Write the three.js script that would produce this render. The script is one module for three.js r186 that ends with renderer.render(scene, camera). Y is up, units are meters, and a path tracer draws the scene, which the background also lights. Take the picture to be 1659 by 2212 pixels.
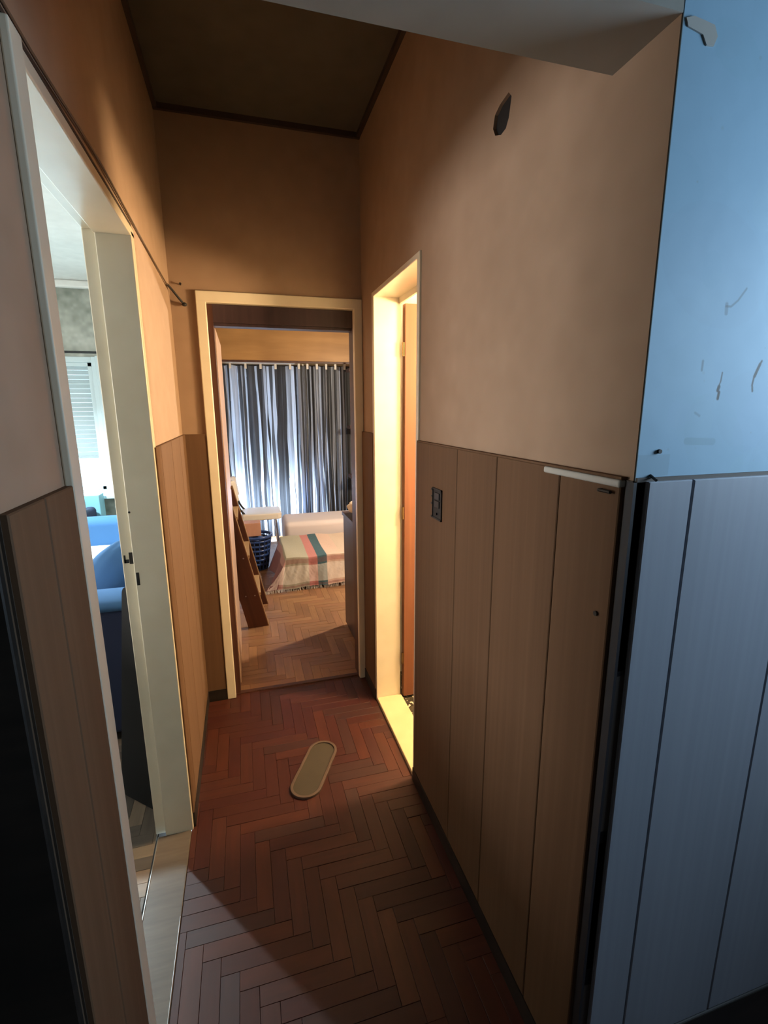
import * as THREE from 'three';
import { mergeGeometries } from 'three/addons/utils/BufferGeometryUtils.js';
import { RoundedBoxGeometry } from 'three/addons/geometries/RoundedBoxGeometry.js';
import { RectAreaLightUniformsLib } from 'three/addons/lights/RectAreaLightUniformsLib.js';

// ---------------------------------------------------------------- camera, sky, area lights, exposure
RectAreaLightUniformsLib.init();
const scene = new THREE.Scene();
const camera = new THREE.PerspectiveCamera(93.17, 1659 / 2212, 0.02, 60);
camera.position.set(0, 1.5, 0);
camera.rotation.set(-0.21129, -0.27949, -0.0055, 'YXZ');
const renderer = new THREE.WebGLRenderer({ antialias: true });
renderer.toneMapping = THREE.LinearToneMapping;
renderer.toneMappingExposure = 1.0;
renderer.shadowMap.enabled = true;
renderer.shadowMap.type = THREE.PCFSoftShadowMap;
scene.background = new THREE.Color().setRGB(1.6, 2.15, 2.5);      // overcast daylight outside the windows

function areaLight(color, intensity, w, h, pos, target) {
  const l = new THREE.RectAreaLight(color, intensity, w, h);
  l.position.set(...pos); scene.add(l); l.lookAt(...target); return l;
}
const daylight = (r, g, b) => new THREE.Color().setRGB(r, g, b);
// window of the room the camera stands in (wall to the side, out of frame)
areaLight(daylight(0.58, 0.79, 1.0), 21, 0.62, 0.54, [1.69, 1.71, -0.13], [0, 1.71, -0.13]);
// gap under the shutter of the living room window
areaLight(daylight(0.62, 0.92, 1.0), 16, 2.16, 0.40, [-2.47, 0.82, -5.69], [-2.47, 0.82, 0]);
areaLight(daylight(0.62, 0.92, 1.0), 8, 2.16, 0.90, [-2.47, 1.50, -5.84], [-2.47, 1.50, 0]);
// second living room window, in the side wall across from the doorway
areaLight(daylight(1.0, 0.93, 0.86), 24, 1.86, 0.86, [-4.19, 1.29, -1.85], [0, 1.29, -1.85]);
// gap under the shutter of the bedroom window
areaLight(daylight(0.72, 0.86, 1.0), 30, 0.82, 1.30, [0.24, 1.31, -5.985], [0.24, 1.31, 0]);
areaLight(daylight(0.72, 0.86, 1.0), 70, 0.82, 0.42, [0.24, 0.42, -5.84], [0.24, 0.42, 0]);

// ---------------------------------------------------------------- random numbers, noise, textures
let seed = 7;
const rnd = () => { seed = (seed * 1664525 + 1013904223) >>> 0; return seed / 4294967296; };
const rr = (a, b) => a + (b - a) * rnd();
const hash = (x, y, s) => { let h = (x * 374761393 + y * 668265263 + s * 1274126177) | 0; h = Math.imul(h ^ (h >>> 13), 1274126177); return ((h ^ (h >>> 16)) >>> 0) / 4294967296; };
function vnoise(u, v, px, py, s) {                                   // tiles over the unit square, px by py cells
  const x = u * px, y = v * py, xi = Math.floor(x), yi = Math.floor(y);
  const f = (t) => t * t * (3 - 2 * t), fx = f(x - xi), fy = f(y - yi);
  const h = (i, j) => hash(((xi + i) % px + px) % px, ((yi + j) % py + py) % py, s);
  return (h(0, 0) * (1 - fx) + h(1, 0) * fx) * (1 - fy) + (h(0, 1) * (1 - fx) + h(1, 1) * fx) * fy;
}
function fbm(u, v, px, py, s, n = 4) { let a = 0, w = 0.5, t = 0; for (let i = 0; i < n; i++) { a += w * vnoise(u, v, px << i, py << i, s + i); t += w; w *= 0.55; } return a / t; }
function dataTex(w, h, fn, srgb = true) {
  const d = new Uint8Array(w * h * 4);
  for (let j = 0; j < h; j++) for (let i = 0; i < w; i++) {
    const c = fn((i + 0.5) / w, (j + 0.5) / h), k = (j * w + i) * 4;
    for (let n = 0; n < 3; n++) d[k + n] = Math.max(0, Math.min(255, Math.round((Array.isArray(c) ? c[n] : c) * 255)));
    d[k + 3] = 255;
  }
  const t = new THREE.DataTexture(d, w, h, THREE.RGBAFormat);
  t.wrapS = t.wrapT = THREE.RepeatWrapping; t.magFilter = THREE.LinearFilter; t.minFilter = THREE.LinearMipmapLinearFilter; t.generateMipmaps = true;
  if (srgb) t.colorSpace = THREE.SRGBColorSpace;
  t.needsUpdate = true; return t;
}
function scaled(t, x, y) { const c = t.clone(); c.repeat.set(x, y); c.needsUpdate = true; return c; }
const mixc = (a, b, t) => a.map((x, i) => x + (b[i] - x) * t);

// aged plaster: broad mottling, fine pores
const plasterTex = (a, b, s) => scaled(dataTex(512, 512, (u, v) => { const t = 0.75 * fbm(u, v, 3, 3, s, 5) + 0.25 * fbm(u, v, 40, 40, s + 9, 2); return mixc(a, b, Math.max(0, Math.min(1, (t - 0.3) / 0.4))); }), 0.45, 0.45);
const plasterBump = scaled(dataTex(512, 512, (u, v) => 0.6 * fbm(u, v, 6, 6, 31, 4) + 0.4 * fbm(u, v, 60, 60, 37, 2), false), 0.6, 0.6);
// laminate and wood grain: u across the grain, v along it
const grainTex = (a, b, s, across = 40, along = 2) => dataTex(512, 512, (u, v) => {
  const w = u + 0.02 * (fbm(u, v, 3, 2, s + 5, 3) - 0.5);
  const t = 0.55 * fbm(w, v, across, along, s, 4) + 0.45 * fbm(w, v, 5, 1, s + 20, 3);
  return mixc(a, b, Math.max(0, Math.min(1, (t - 0.28) / 0.44)));
});
const M = (o) => new THREE.MeshStandardMaterial(o);
const rgb = (r, g, b) => new THREE.Color().setRGB(r, g, b);

// ---------------------------------------------------------------- geometry helpers
function uvMetres(g, ox = 0, oy = 0, swap = false) {                // box-projected uv in metres
  g = g.index ? g.toNonIndexed() : g; g.computeVertexNormals();
  const p = g.attributes.position, n = g.attributes.normal, uv = new Float32Array(p.count * 2);
  for (let i = 0; i < p.count; i++) {
    const x = Math.abs(n.getX(i)), y = Math.abs(n.getY(i)), z = Math.abs(n.getZ(i));
    let a, b;
    if (y >= x && y >= z) { a = p.getX(i); b = p.getZ(i); } else if (x >= z) { a = p.getZ(i); b = p.getY(i); } else { a = p.getX(i); b = p.getY(i); }
    if (swap) [a, b] = [b, a];
    uv[2 * i] = a + ox; uv[2 * i + 1] = b + oy;
  }
  g.setAttribute('uv', new THREE.BufferAttribute(uv, 2)); return g;
}
const rawBox = (x0, x1, y0, y1, z0, z1) => new THREE.BoxGeometry(Math.abs(x1 - x0), Math.abs(y1 - y0), Math.abs(z1 - z0)).translate((x0 + x1) / 2, (y0 + y1) / 2, (z0 + z1) / 2);
const bx = (x0, x1, y0, y1, z0, z1) => uvMetres(rawBox(x0, x1, y0, y1, z0, z1));
function rbx(x0, x1, y0, y1, z0, z1, r = 0.006, seg = 2) {
  return uvMetres(new RoundedBoxGeometry(Math.abs(x1 - x0), Math.abs(y1 - y0), Math.abs(z1 - z0), seg, r).translate((x0 + x1) / 2, (y0 + y1) / 2, (z0 + z1) / 2));
}
function bevelBox(w, h, d, c) {                                      // +z face bevelled by c on all four edges
  const W = w / 2, H = h / 2, f = d / 2, b = f - c;
  const back = [[-W, -H, -f], [W, -H, -f], [W, H, -f], [-W, H, -f]], mid = [[-W, -H, b], [W, -H, b], [W, H, b], [-W, H, b]];
  const top = [[-W + c, -H + c, f], [W - c, -H + c, f], [W - c, H - c, f], [-W + c, H - c, f]];
  const v = [], quad = (a, b2, c2, d2) => v.push(...a, ...b2, ...c2, ...a, ...c2, ...d2);
  quad(...top);
  for (let i = 0; i < 4; i++) { const j = (i + 1) % 4; quad(mid[i], mid[j], top[j], top[i]); quad(back[i], back[j], mid[j], mid[i]); }
  const g = new THREE.BufferGeometry(); g.setAttribute('position', new THREE.Float32BufferAttribute(v, 3)); return uvMetres(g);
}
const merge = (list) => mergeGeometries(list.map((g) => (g.index ? g.toNonIndexed() : g)).map((g) => { for (const k of Object.keys(g.attributes)) if (!['position', 'normal', 'uv'].includes(k)) g.deleteAttribute(k); if (!g.attributes.normal) g.computeVertexNormals(); return g; }));
function tube(pts, r, seg = 24, rad = 8) { return new THREE.TubeGeometry(new THREE.CatmullRomCurve3(pts.map((p) => new THREE.Vector3(...p))), seg, r, rad); }
function rod(a, b, r, rad = 10) {
  const A = new THREE.Vector3(...a), B = new THREE.Vector3(...b), d = B.clone().sub(A);
  const g = new THREE.CylinderGeometry(r, r, d.length(), rad);
  g.applyQuaternion(new THREE.Quaternion().setFromUnitVectors(new THREE.Vector3(0, 1, 0), d.clone().normalize())); return g.translate(...A.add(B).multiplyScalar(0.5).toArray());
}

// ---------------------------------------------------------------- object helpers
const used = new Set();
function numbered(name) { if (!used.has(name)) { used.add(name); return name; } for (let i = 1; ; i++) { const n = name + '_' + String(i).padStart(3, '0'); if (!used.has(n)) { used.add(n); return n; } } }
function part(name, geo, mat, parent, label) { const m = new THREE.Mesh(Array.isArray(geo) ? merge(geo) : geo, mat); m.name = name; parent.add(m); if (label) m.userData.label = label; return m; }
function tag(o, label, category, group) { o.userData.label = label; o.userData.category = category; if (group) o.userData.group = group; return o; }
function thing(name, label, category, pos = [0, 0, 0], group) { const o = new THREE.Group(); o.name = numbered(name); o.position.set(...pos); scene.add(o); return tag(o, label, category, group); }
function single(name, label, category, geo, mat, group) { const m = new THREE.Mesh(Array.isArray(geo) ? merge(geo) : geo, mat); m.name = numbered(name); scene.add(m); return tag(m, label, category, group); }
function struct(name, geo, mat) { const m = new THREE.Mesh(Array.isArray(geo) ? merge(geo) : geo, mat); m.name = numbered(name); m.userData.kind = 'structure'; scene.add(m); return m; }
function structGroup(name) { const o = new THREE.Group(); o.name = numbered(name); o.userData.kind = 'structure'; scene.add(o); return o; }

// ---------------------------------------------------------------- materials
const plaster = M({ map: plasterTex([0.585, 0.485, 0.40], [0.645, 0.545, 0.46], 3), bumpMap: plasterBump, bumpScale: 0.0012, roughness: 0.78 });
const whitePlaster = M({ map: plasterTex([0.80, 0.80, 0.78], [0.87, 0.87, 0.85], 11), bumpMap: plasterBump, bumpScale: 0.001, roughness: 0.8 });
const dirtyPlaster = M({ map: plasterTex([0.42, 0.44, 0.40], [0.72, 0.72, 0.68], 17), bumpMap: plasterBump, bumpScale: 0.001, roughness: 0.85 });
const ceilingMat = M({ map: plasterTex([0.29, 0.28, 0.25], [0.35, 0.335, 0.30], 23), bumpMap: plasterBump, bumpScale: 0.0008, roughness: 0.9 });
const laminateMap = scaled(grainTex([0.375, 0.28, 0.205], [0.415, 0.315, 0.235], 41, 60, 2), 1.6, 0.7);
const laminate = new THREE.MeshPhysicalMaterial({ map: laminateMap, roughness: 0.72, specularIntensity: 0.35 });
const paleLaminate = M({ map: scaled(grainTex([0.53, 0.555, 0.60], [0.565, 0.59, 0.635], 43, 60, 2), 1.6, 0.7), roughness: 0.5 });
const cream = M({ map: plasterTex([0.85, 0.81, 0.72], [0.90, 0.87, 0.79], 51), bumpMap: plasterBump, bumpScale: 0.0008, roughness: 0.34 });
const darkBase = M({ map: scaled(grainTex([0.07, 0.06, 0.05], [0.16, 0.13, 0.11], 55, 4, 20), 2, 2), roughness: 0.55 });
const darkTrim = M({ color: rgb(0.05, 0.035, 0.025), roughness: 0.6 });
const darkWood = M({ map: scaled(grainTex([0.20, 0.11, 0.08], [0.30, 0.17, 0.12], 61, 30, 2), 2, 1), roughness: 0.45 });
const purpleWood = M({ map: scaled(grainTex([0.21, 0.16, 0.175], [0.28, 0.215, 0.23], 63, 30, 2), 2, 1), roughness: 0.4 });
const doorWood = M({ map: scaled(grainTex([0.40, 0.23, 0.155], [0.55, 0.35, 0.235], 65, 18, 1), 1.5, 0.6), roughness: 0.4 });
const honeyWood = M({ map: scaled(grainTex([0.56, 0.41, 0.23], [0.66, 0.50, 0.30], 67, 3, 14), 0.7, 1.2), roughness: 0.42 });
const black = M({ color: rgb(0.012, 0.012, 0.013), roughness: 0.7 });
const blackMetal = M({ color: rgb(0.03, 0.028, 0.026), roughness: 0.5, metalness: 0.6 });
const chrome = M({ color: rgb(0.7, 0.7, 0.72), roughness: 0.22, metalness: 1 });
const brass = M({ color: rgb(0.22, 0.13, 0.05), roughness: 0.5, metalness: 0.8 });
const marble = M({ map: plasterTex([0.80, 0.72, 0.55], [0.88, 0.81, 0.65], 71), roughness: 0.35 });
const whitePaint = M({ color: rgb(0.5, 0.6, 0.62), roughness: 0.4 });
const glass = new THREE.MeshPhysicalMaterial({ color: rgb(0.97, 0.99, 1), transmission: 1, roughness: 0.02, thickness: 0 });

// ---------------------------------------------------------------- parquet
const blockTones = [[0.25, 0.115, 0.09], [0.275, 0.132, 0.10], [0.225, 0.108, 0.09], [0.295, 0.145, 0.105], [0.255, 0.105, 0.088]];
const oakTones = [[0.55, 0.40, 0.28], [0.58, 0.43, 0.30], [0.52, 0.375, 0.265], [0.605, 0.45, 0.315], [0.56, 0.40, 0.285]];
const greyTones = [[0.42, 0.38, 0.34], [0.50, 0.45, 0.39], [0.36, 0.33, 0.30], [0.46, 0.40, 0.35], [0.55, 0.48, 0.41]];
function blockMats(tones, s, rough) {
  return tones.map((c, i) => M({ map: scaled(dataTex(128, 128, (u, v) => { const t = 0.6 * fbm(u, v, 2, 24, s + i, 3) + 0.4 * fbm(u, v, 3, 5, s + i + 40, 3); return mixc(c.map((x) => x * 0.82), c.map((x) => x * 1.12), t); }), 4, 4), roughness: rough + 0.05 * (i % 3) }));
}
const mahogany = blockMats(blockTones, 101, 0.42), oak = blockMats(oakTones, 131, 0.4), greyOak = blockMats(greyTones, 161, 0.34);
const blockGeos = new Map();
function blockGeo(w, h) {
  const k = w.toFixed(3) + '/' + h.toFixed(3);
  if (!blockGeos.has(k)) blockGeos.set(k, bevelBox(w - 0.0007, h - 0.0007, 0.012, 0.0007).rotateX(-Math.PI / 2));
  return blockGeos.get(k);
}
// herringbone of 50 x 250 mm blocks laid square to the walls; blocks in view are meshes, the rest one mesh
function parquet(parent, x0, x1, z0, z1, top, mats, inView, W = 0.05, n = 5) {
  const shown = [], rest = [], done = new Set();
  const ix0 = Math.floor(x0 / W) - n, ix1 = Math.ceil(x1 / W) + n, iz0 = Math.floor(z0 / W) - n, iz1 = Math.ceil(z1 / W) + n;
  for (let i = ix0; i <= ix1; i++) for (let j = iz0; j <= iz1; j++) {
    const d = (((i - j) % (2 * n)) + 2 * n) % (2 * n);
    let a, b, w, h;
    if (d < n) { a = i - d; b = j; w = n; h = 1; } else { a = i; b = j - (2 * n - 1 - d); w = 1; h = n; }
    const k = a + ',' + b; if (done.has(k)) continue; done.add(k);
    const X0 = Math.max(a * W, x0), X1 = Math.min((a + w) * W, x1), Z0 = Math.max(b * W, z0), Z1 = Math.min((b + h) * W, z1);
    if (X1 - X0 < 0.006 || Z1 - Z0 < 0.006) continue;
    const cx = (X0 + X1) / 2, cz = (Z0 + Z1) / 2;
    (inView(cx, cz) ? shown : rest).push([cx, cz, X1 - X0, Z1 - Z0]);
  }
  shown.sort((p, q) => q[1] - p[1]);
  const extra = shown.splice(300);
  for (const [cx, cz, w, h] of shown) {
    const g = h > w ? blockGeo(h, w) : blockGeo(w, h);
    const m = part('parquet_block', g, mats[Math.floor(rnd() * mats.length)], parent);
    m.position.set(cx, top - 0.006 + rr(-0.0006, 0.0006), cz); m.rotation.set(rr(-0.002, 0.002), (h > w ? Math.PI / 2 : 0) + (rnd() < 0.5 ? Math.PI : 0), rr(-0.004, 0.004));
  }
  const others = rest.concat(extra).map(([cx, cz, w, h]) => { const g = (h > w ? blockGeo(h, w) : blockGeo(w, h)).clone(); if (h > w) g.rotateY(Math.PI / 2); return g.translate(cx, top - 0.006, cz); });
  if (others.length) { const m = part('parquet_blocks', others, mats[1], parent); m.userData.kind = 'stuff'; }
}
const subfloor = M({ color: rgb(0.035, 0.018, 0.012), roughness: 0.9 });
function floorGroup(name, x0, x1, z0, z1) { const g = structGroup(name); part('subfloor', bx(x0, x1, -0.12, -0.011, z0, z1), subfloor, g); return g; }

const XR = 0.595, XL = -0.27, ZF = -2.45, ZE = -0.625, CEIL = 2.72, WAIN = 1.385;
const fh = floorGroup('floor_hall', XL - 0.0, XR + 0.0, ZF - 0.02, 2.2);
parquet(fh, XL, XR, ZF - 0.02, -0.3, 0, mahogany, (x, z) => z < -0.8);
const fe = floorGroup('floor_entry', -1.6, 2.1, -0.62, 2.2);
fe.position.y = -0.0005;
const feA = []; // plain boards of the room behind the camera, hardly seen
for (let i = 0; i < 24; i++) feA.push(bevelBox(0.998, 0.098, 0.012, 0.001).rotateX(-Math.PI / 2).translate(1.1, -0.0062, -0.56 + i * 0.1));
{ const m = part('floorboards', feA, mahogany[2], fe); m.userData.kind = 'stuff'; }
const fbed = floorGroup('floor_bedroom', -0.6, 2.7, -5.9, ZF - 0.02);
parquet(fbed, -0.45, 2.6, -5.78, -2.49, 0, oak, (x, z) => x > -0.12 && x < 0.8 && z > -4.75);
const fliv = floorGroup('floor_living', -4.3, -0.385, -5.8, 0.1);
parquet(fliv, -4.2, -0.388, -5.7, 0.0, 0, greyOak, (x, z) => x > -0.95 && z > -2.7 && z < -0.85);
// speckled stone floor of the bathroom
const terrazzo = M({ map: scaled(dataTex(512, 512, (u, v) => { const a = vnoise(u, v, 60, 60, 5), b = vnoise(u, v, 110, 110, 9), c = fbm(u, v, 30, 30, 77, 2); let col = mixc([0.16, 0.15, 0.12], [0.34, 0.31, 0.25], c); if (a > 0.8) col = [0.82, 0.79, 0.70]; else if (b > 0.82) col = [0.06, 0.06, 0.05]; return col; }), 1.6, 1.6), roughness: 0.3 });
struct('floor_bathroom', bx(0.715, 2.1, -0.12, 0.0, -2.45, -1.1), terrazzo);

// ---------------------------------------------------------------- walls of the hall
const plank = (parent, w, h, mat, place) => { const m = part('plank', bevelBox(w - 0.003, h, 0.011, 0.0018), mat, parent); place(m); return m; };
// grain runs up: bevelBox uv already has v along y

// wall on the bathroom side, with an irregular hole where a box was taken out
{
  const g = structGroup('wall_right');
  const s = new THREE.Shape([[-2.45, 1.985], [-1.63, 1.985], [-1.63, 0], [ZE - 0.002, 0], [ZE - 0.002, CEIL], [-2.45, CEIL]].map((p) => new THREE.Vector2(...p)));
  const hole = new THREE.Path();
  const pts = [[-1.084, 2.162], [-1.071, 2.148], [-1.075, 2.129], [-1.079, 2.112], [-1.090, 2.097], [-1.111, 2.094], [-1.138, 2.105], [-1.150, 2.124], [-1.143, 2.148], [-1.121, 2.158], [-1.103, 2.160]];
  hole.setFromPoints(pts.map((p) => new THREE.Vector2(...p))); hole.closePath(); s.holes.push(hole);
  const front = new THREE.ExtrudeGeometry(s, { depth: 0.06, bevelEnabled: false });   // shape (z, y) -> turned so that depth runs to +x
  front.applyMatrix4(new THREE.Matrix4().set(0, 0, 1, XR, 0, 1, 0, 0, 1, 0, 0, 0, 0, 0, 0, 1));
  { const ix = front.index ? front.toNonIndexed() : front; const p = ix.attributes.position; for (let i = 0; i < p.count; i += 3) { const a = [p.getX(i), p.getY(i), p.getZ(i)]; p.setXYZ(i, p.getX(i + 1), p.getY(i + 1), p.getZ(i + 1)); p.setXYZ(i + 1, ...a); } part('plaster', [uvMetres(ix), bx(XR + 0.06, XR + 0.12, 0, CEIL, -1.63, ZE - 0.1), bx(XR, XR + 0.12, 0, 1.985, -2.45, -2.205), bx(XR + 0.06, XR + 0.12, 1.985, CEIL, -2.45, -1.63)], plaster, g); }
  part('hole_lining', uvMetres(new THREE.ExtrudeGeometry(new THREE.Shape(pts.map((p) => new THREE.Vector2(p[0], p[1]))), { depth: 0.045, bevelEnabled: false }).applyMatrix4(new THREE.Matrix4().set(0, 0, 1, XR + 0.008, 0, 1, 0, 0, 1, 0, 0, 0, 0, 0, 0, 1))), black, g, 'dark inside of the broken hole');
  // wood-look boards
  const edges = [-1.618, -1.272, -1.045, -0.80, -0.640];
  for (let i = 0; i + 1 < edges.length; i++) { const w = edges[i + 1] - edges[i]; plank(g, w, WAIN - 0.06, laminate, (m) => { m.rotation.y = -Math.PI / 2; m.position.set(XR - 0.006, (WAIN + 0.06) / 2, (edges[i] + edges[i + 1]) / 2); }); }
  plank(g, 0.225, WAIN - 0.06, laminate, (m) => { m.rotation.y = -Math.PI / 2; m.position.set(XR - 0.006, (WAIN + 0.06) / 2, -2.335); });
  part('backing', bx(XR - 0.003, XR, 0, WAIN - 0.001, -1.61, ZE), darkTrim, g);
  part('cap_strip', bx(XR - 0.0125, XR, WAIN, WAIN + 0.004, -1.61, -0.64), laminate, g);
  part('worn_cap_end', rbx(XR - 0.0155, XR, WAIN - 0.014, WAIN - 0.001, -0.85, -0.64, 0.004), M({ color: rgb(0.45, 0.45, 0.42), roughness: 0.6 }), g, 'chipped pale end of the cap strip');
}
// wall on the living room side
{
  const g = structGroup('wall_left');
  part('plaster', [bx(XL - 0.115, XL, 0, CEIL, ZF - 0.1, -1.655), bx(XL - 0.115, XL, 1.999, CEIL, -1.655, -0.87), bx(XL - 0.115, XL, 0, CEIL, -0.87, ZE)], plaster, g);
  for (const [a, b] of [[ZF, -2.22], [-2.22, -1.97], [-1.97, -1.72], [-1.72, -1.632], [-0.85, -0.735], [-0.735, ZE]])
    plank(g, b - a, WAIN - 0.06, laminate, (m) => { m.rotation.y = Math.PI / 2; m.position.set(XL + 0.006, (WAIN + 0.06) / 2, (a + b) / 2); });
  part('backing', [bx(XL, XL + 0.003, 0, WAIN - 0.001, ZF, -1.662), bx(XL, XL + 0.003, 0, WAIN - 0.001, -0.848, ZE)], darkTrim, g);
}
// end wall with the bedroom doorway
{
  const g = structGroup('wall_back');
  part('plaster', [bx(XL, -0.125, 0, CEIL, ZF - 0.1, ZF), bx(-0.125, 0.556, 1.968, CEIL, ZF - 0.1, ZF), bx(0.556, 2.7, 0, CEIL, ZF - 0.1, ZF)], plaster, g);
  plank(g, 0.105, WAIN - 0.06, laminate, (m) => m.position.set(-0.2155, (WAIN + 0.06) / 2, ZF + 0.006));
}
// wall facing the entry room: the cold-lit face, with cracks, patch and wear in the paint
{
  const g = structGroup('wall_front');
  const W = 1024, H = 1024, cv = document.createElement('canvas'); cv.width = W; cv.height = H; const c = cv.getContext('2d');
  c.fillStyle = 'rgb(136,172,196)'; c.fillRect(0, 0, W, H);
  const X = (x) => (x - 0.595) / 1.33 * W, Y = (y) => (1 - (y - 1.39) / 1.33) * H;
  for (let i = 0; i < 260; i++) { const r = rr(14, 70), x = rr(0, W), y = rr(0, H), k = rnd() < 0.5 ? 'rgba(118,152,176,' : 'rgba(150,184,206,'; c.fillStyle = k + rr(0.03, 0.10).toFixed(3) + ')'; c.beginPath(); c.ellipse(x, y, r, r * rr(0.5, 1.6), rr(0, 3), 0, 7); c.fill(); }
  for (let i = 0; i < 160; i++) { c.fillStyle = 'rgba(120,122,120,' + rr(0.05, 0.25).toFixed(3) + ')'; c.beginPath(); c.arc(rr(0, W), rr(0, H), rr(0.6, 2.2), 0, 7); c.fill(); }
  const line = (pts, w, a) => { c.strokeStyle = `rgba(22,20,18,${a})`; c.lineWidth = w; c.lineCap = 'round'; c.beginPath(); pts.forEach((p, i) => (i ? c.lineTo(X(p[0]), Y(p[1])) : c.moveTo(X(p[0]), Y(p[1])))); c.stroke(); };
  line([[0.7455, 1.553], [0.7448, 1.540], [0.741, 1.528]], 1.6, 0.8); line([[0.7425, 1.531], [0.741, 1.525]], 4.2, 0.95); line([[0.7440, 1.522], [0.7432, 1.512]], 3.6, 0.95);
  line([[0.826, 1.572], [0.819, 1.560], [0.814, 1.547], [0.8125, 1.534], [0.815, 1.524]], 2.4, 0.9); line([[0.823, 1.567], [0.815, 1.548]], 4, 0.9);
  line([[0.735, 1.652], [0.745, 1.652], [0.758, 1.662], [0.772, 1.680]], 2.4, 0.28); line([[0.736, 1.655], [0.737, 1.642]], 5, 0.22);
  line([[0.703, 1.57], [0.703, 1.556]], 3, 0.3); line([[0.70, 1.49], [0.71, 1.485]], 3, 0.15); line([[0.69, 1.445], [0.745, 1.443]], 9, 0.08);
  c.fillStyle = 'rgba(60,58,50,0.10)'; c.fillRect(X(0.595), Y(1.425), X(0.66) - X(0.595), Y(1.39) - Y(1.425));
  const t = new THREE.CanvasTexture(cv); t.colorSpace = THREE.SRGBColorSpace; t.wrapS = t.wrapT = THREE.RepeatWrapping;
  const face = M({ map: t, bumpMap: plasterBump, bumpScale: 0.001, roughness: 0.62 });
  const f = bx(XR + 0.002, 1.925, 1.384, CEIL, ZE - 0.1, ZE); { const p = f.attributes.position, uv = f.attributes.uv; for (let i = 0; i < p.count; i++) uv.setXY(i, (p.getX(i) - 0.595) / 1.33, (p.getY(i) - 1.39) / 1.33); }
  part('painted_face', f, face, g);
  part('plaster', [bx(XR + 0.002, 2.1, 0, 1.384, ZE - 0.1, ZE), bx(1.925, 2.1, 1.384, CEIL, ZE - 0.1, ZE)], whitePlaster, g);
  part('plaster_patch', (() => { const s = new THREE.Shape([[0.600, 2.004], [0.612, 2.008], [0.632, 2.006], [0.648, 2.004], [0.655, 1.992], [0.650, 1.980], [0.638, 1.979], [0.630, 1.990], [0.604, 1.995]].map((p) => new THREE.Vector2(...p))); return uvMetres(new THREE.ExtrudeGeometry(s, { depth: 0.002, bevelEnabled: false }).translate(0, 0, ZE)); })(), M({ color: rgb(0.36, 0.36, 0.34), roughness: 0.9 }), g, 'grey plaster patch by the corner');
  const e = [0.612, 0.703, 0.945, 1.19, 1.435, 1.695];
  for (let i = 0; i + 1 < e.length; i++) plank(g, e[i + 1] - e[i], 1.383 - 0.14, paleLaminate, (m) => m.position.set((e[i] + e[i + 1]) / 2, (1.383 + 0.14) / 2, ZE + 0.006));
  part('backing', bx(XR + 0.002, 1.69, 0, 1.389, ZE, ZE + 0.004), darkTrim, g);
  part('corner_strip', bx(XR - 0.004, 0.612, 0.06, 1.382, ZE - 0.012, ZE + 0.004), M({ color: rgb(0.02, 0.018, 0.022), roughness: 0.6 }), g, 'dark gap where the corner bead is missing');
  part('nail', [rod([0.636, 1.43, ZE], [0.636, 1.43, ZE + 0.004], 0.0035)], blackMetal, g);
  part('nail', [rod([0.625, 1.392, ZE], [0.622, 1.386, ZE + 0.016], 0.0022)], blackMetal, g);
}
// left of the opening, the same wall goes on in the entry room
{
  const g = structGroup('wall_front_end');
  part('plaster', bx(-1.7, XL - 0.115, 0, CEIL, ZE - 0.1, ZE), plaster, g);
  const e = [-1.6, -1.35, -1.1, -0.85, -0.6, -0.43, XL];
  for (let i = 0; i + 1 < e.length; i++) plank(g, e[i + 1] - e[i], WAIN - 0.14, darkBase, (m) => m.position.set((e[i] + e[i + 1]) / 2, (WAIN + 0.14) / 2, ZE + 0.006));
}
struct('beam', bx(XL, XR, 2.01, CEIL, -0.755, ZE), M({ map: plasterTex([0.53, 0.52, 0.49], [0.60, 0.585, 0.555], 29), bumpMap: plasterBump, bumpScale: 0.001, roughness: 0.8 }));
// ceiling of the hall with a dark edge strip
struct('ceiling', bx(XL - 0.115, XR + 0.12, CEIL, CEIL + 0.1, ZF - 0.1, ZE), ceilingMat);
struct('trim_1', [bx(XL, XL + 0.016, CEIL - 0.02, CEIL, ZF, -0.755), bx(XR - 0.016, XR, CEIL - 0.02, CEIL, ZF, -0.755), bx(XL, XR, CEIL - 0.022, CEIL, ZF, ZF + 0.016)], darkTrim);
// skirting
struct('baseboard_right', [bx(XR - 0.014, XR, 0, 0.06, -1.625, ZE), bx(XR - 0.014, XR, 0, 0.06, ZF, -2.21)], darkBase);
struct('baseboard_left', [bx(XL, XL + 0.014, 0, 0.06, ZF, -1.635), bx(XL, XL + 0.014, 0, 0.06, -0.85, ZE)], darkBase);
struct('baseboard_back', bx(XL + 0.014, -0.166, 0, 0.06, ZF, ZF + 0.014), darkBase);
struct('baseboard_front', [rbx(0.60, 1.69, 0, 0.138, ZE, ZE + 0.016, 0.006), bx(-1.6, XL, 0, 0.138, ZE, ZE + 0.014)], darkBase);

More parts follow.
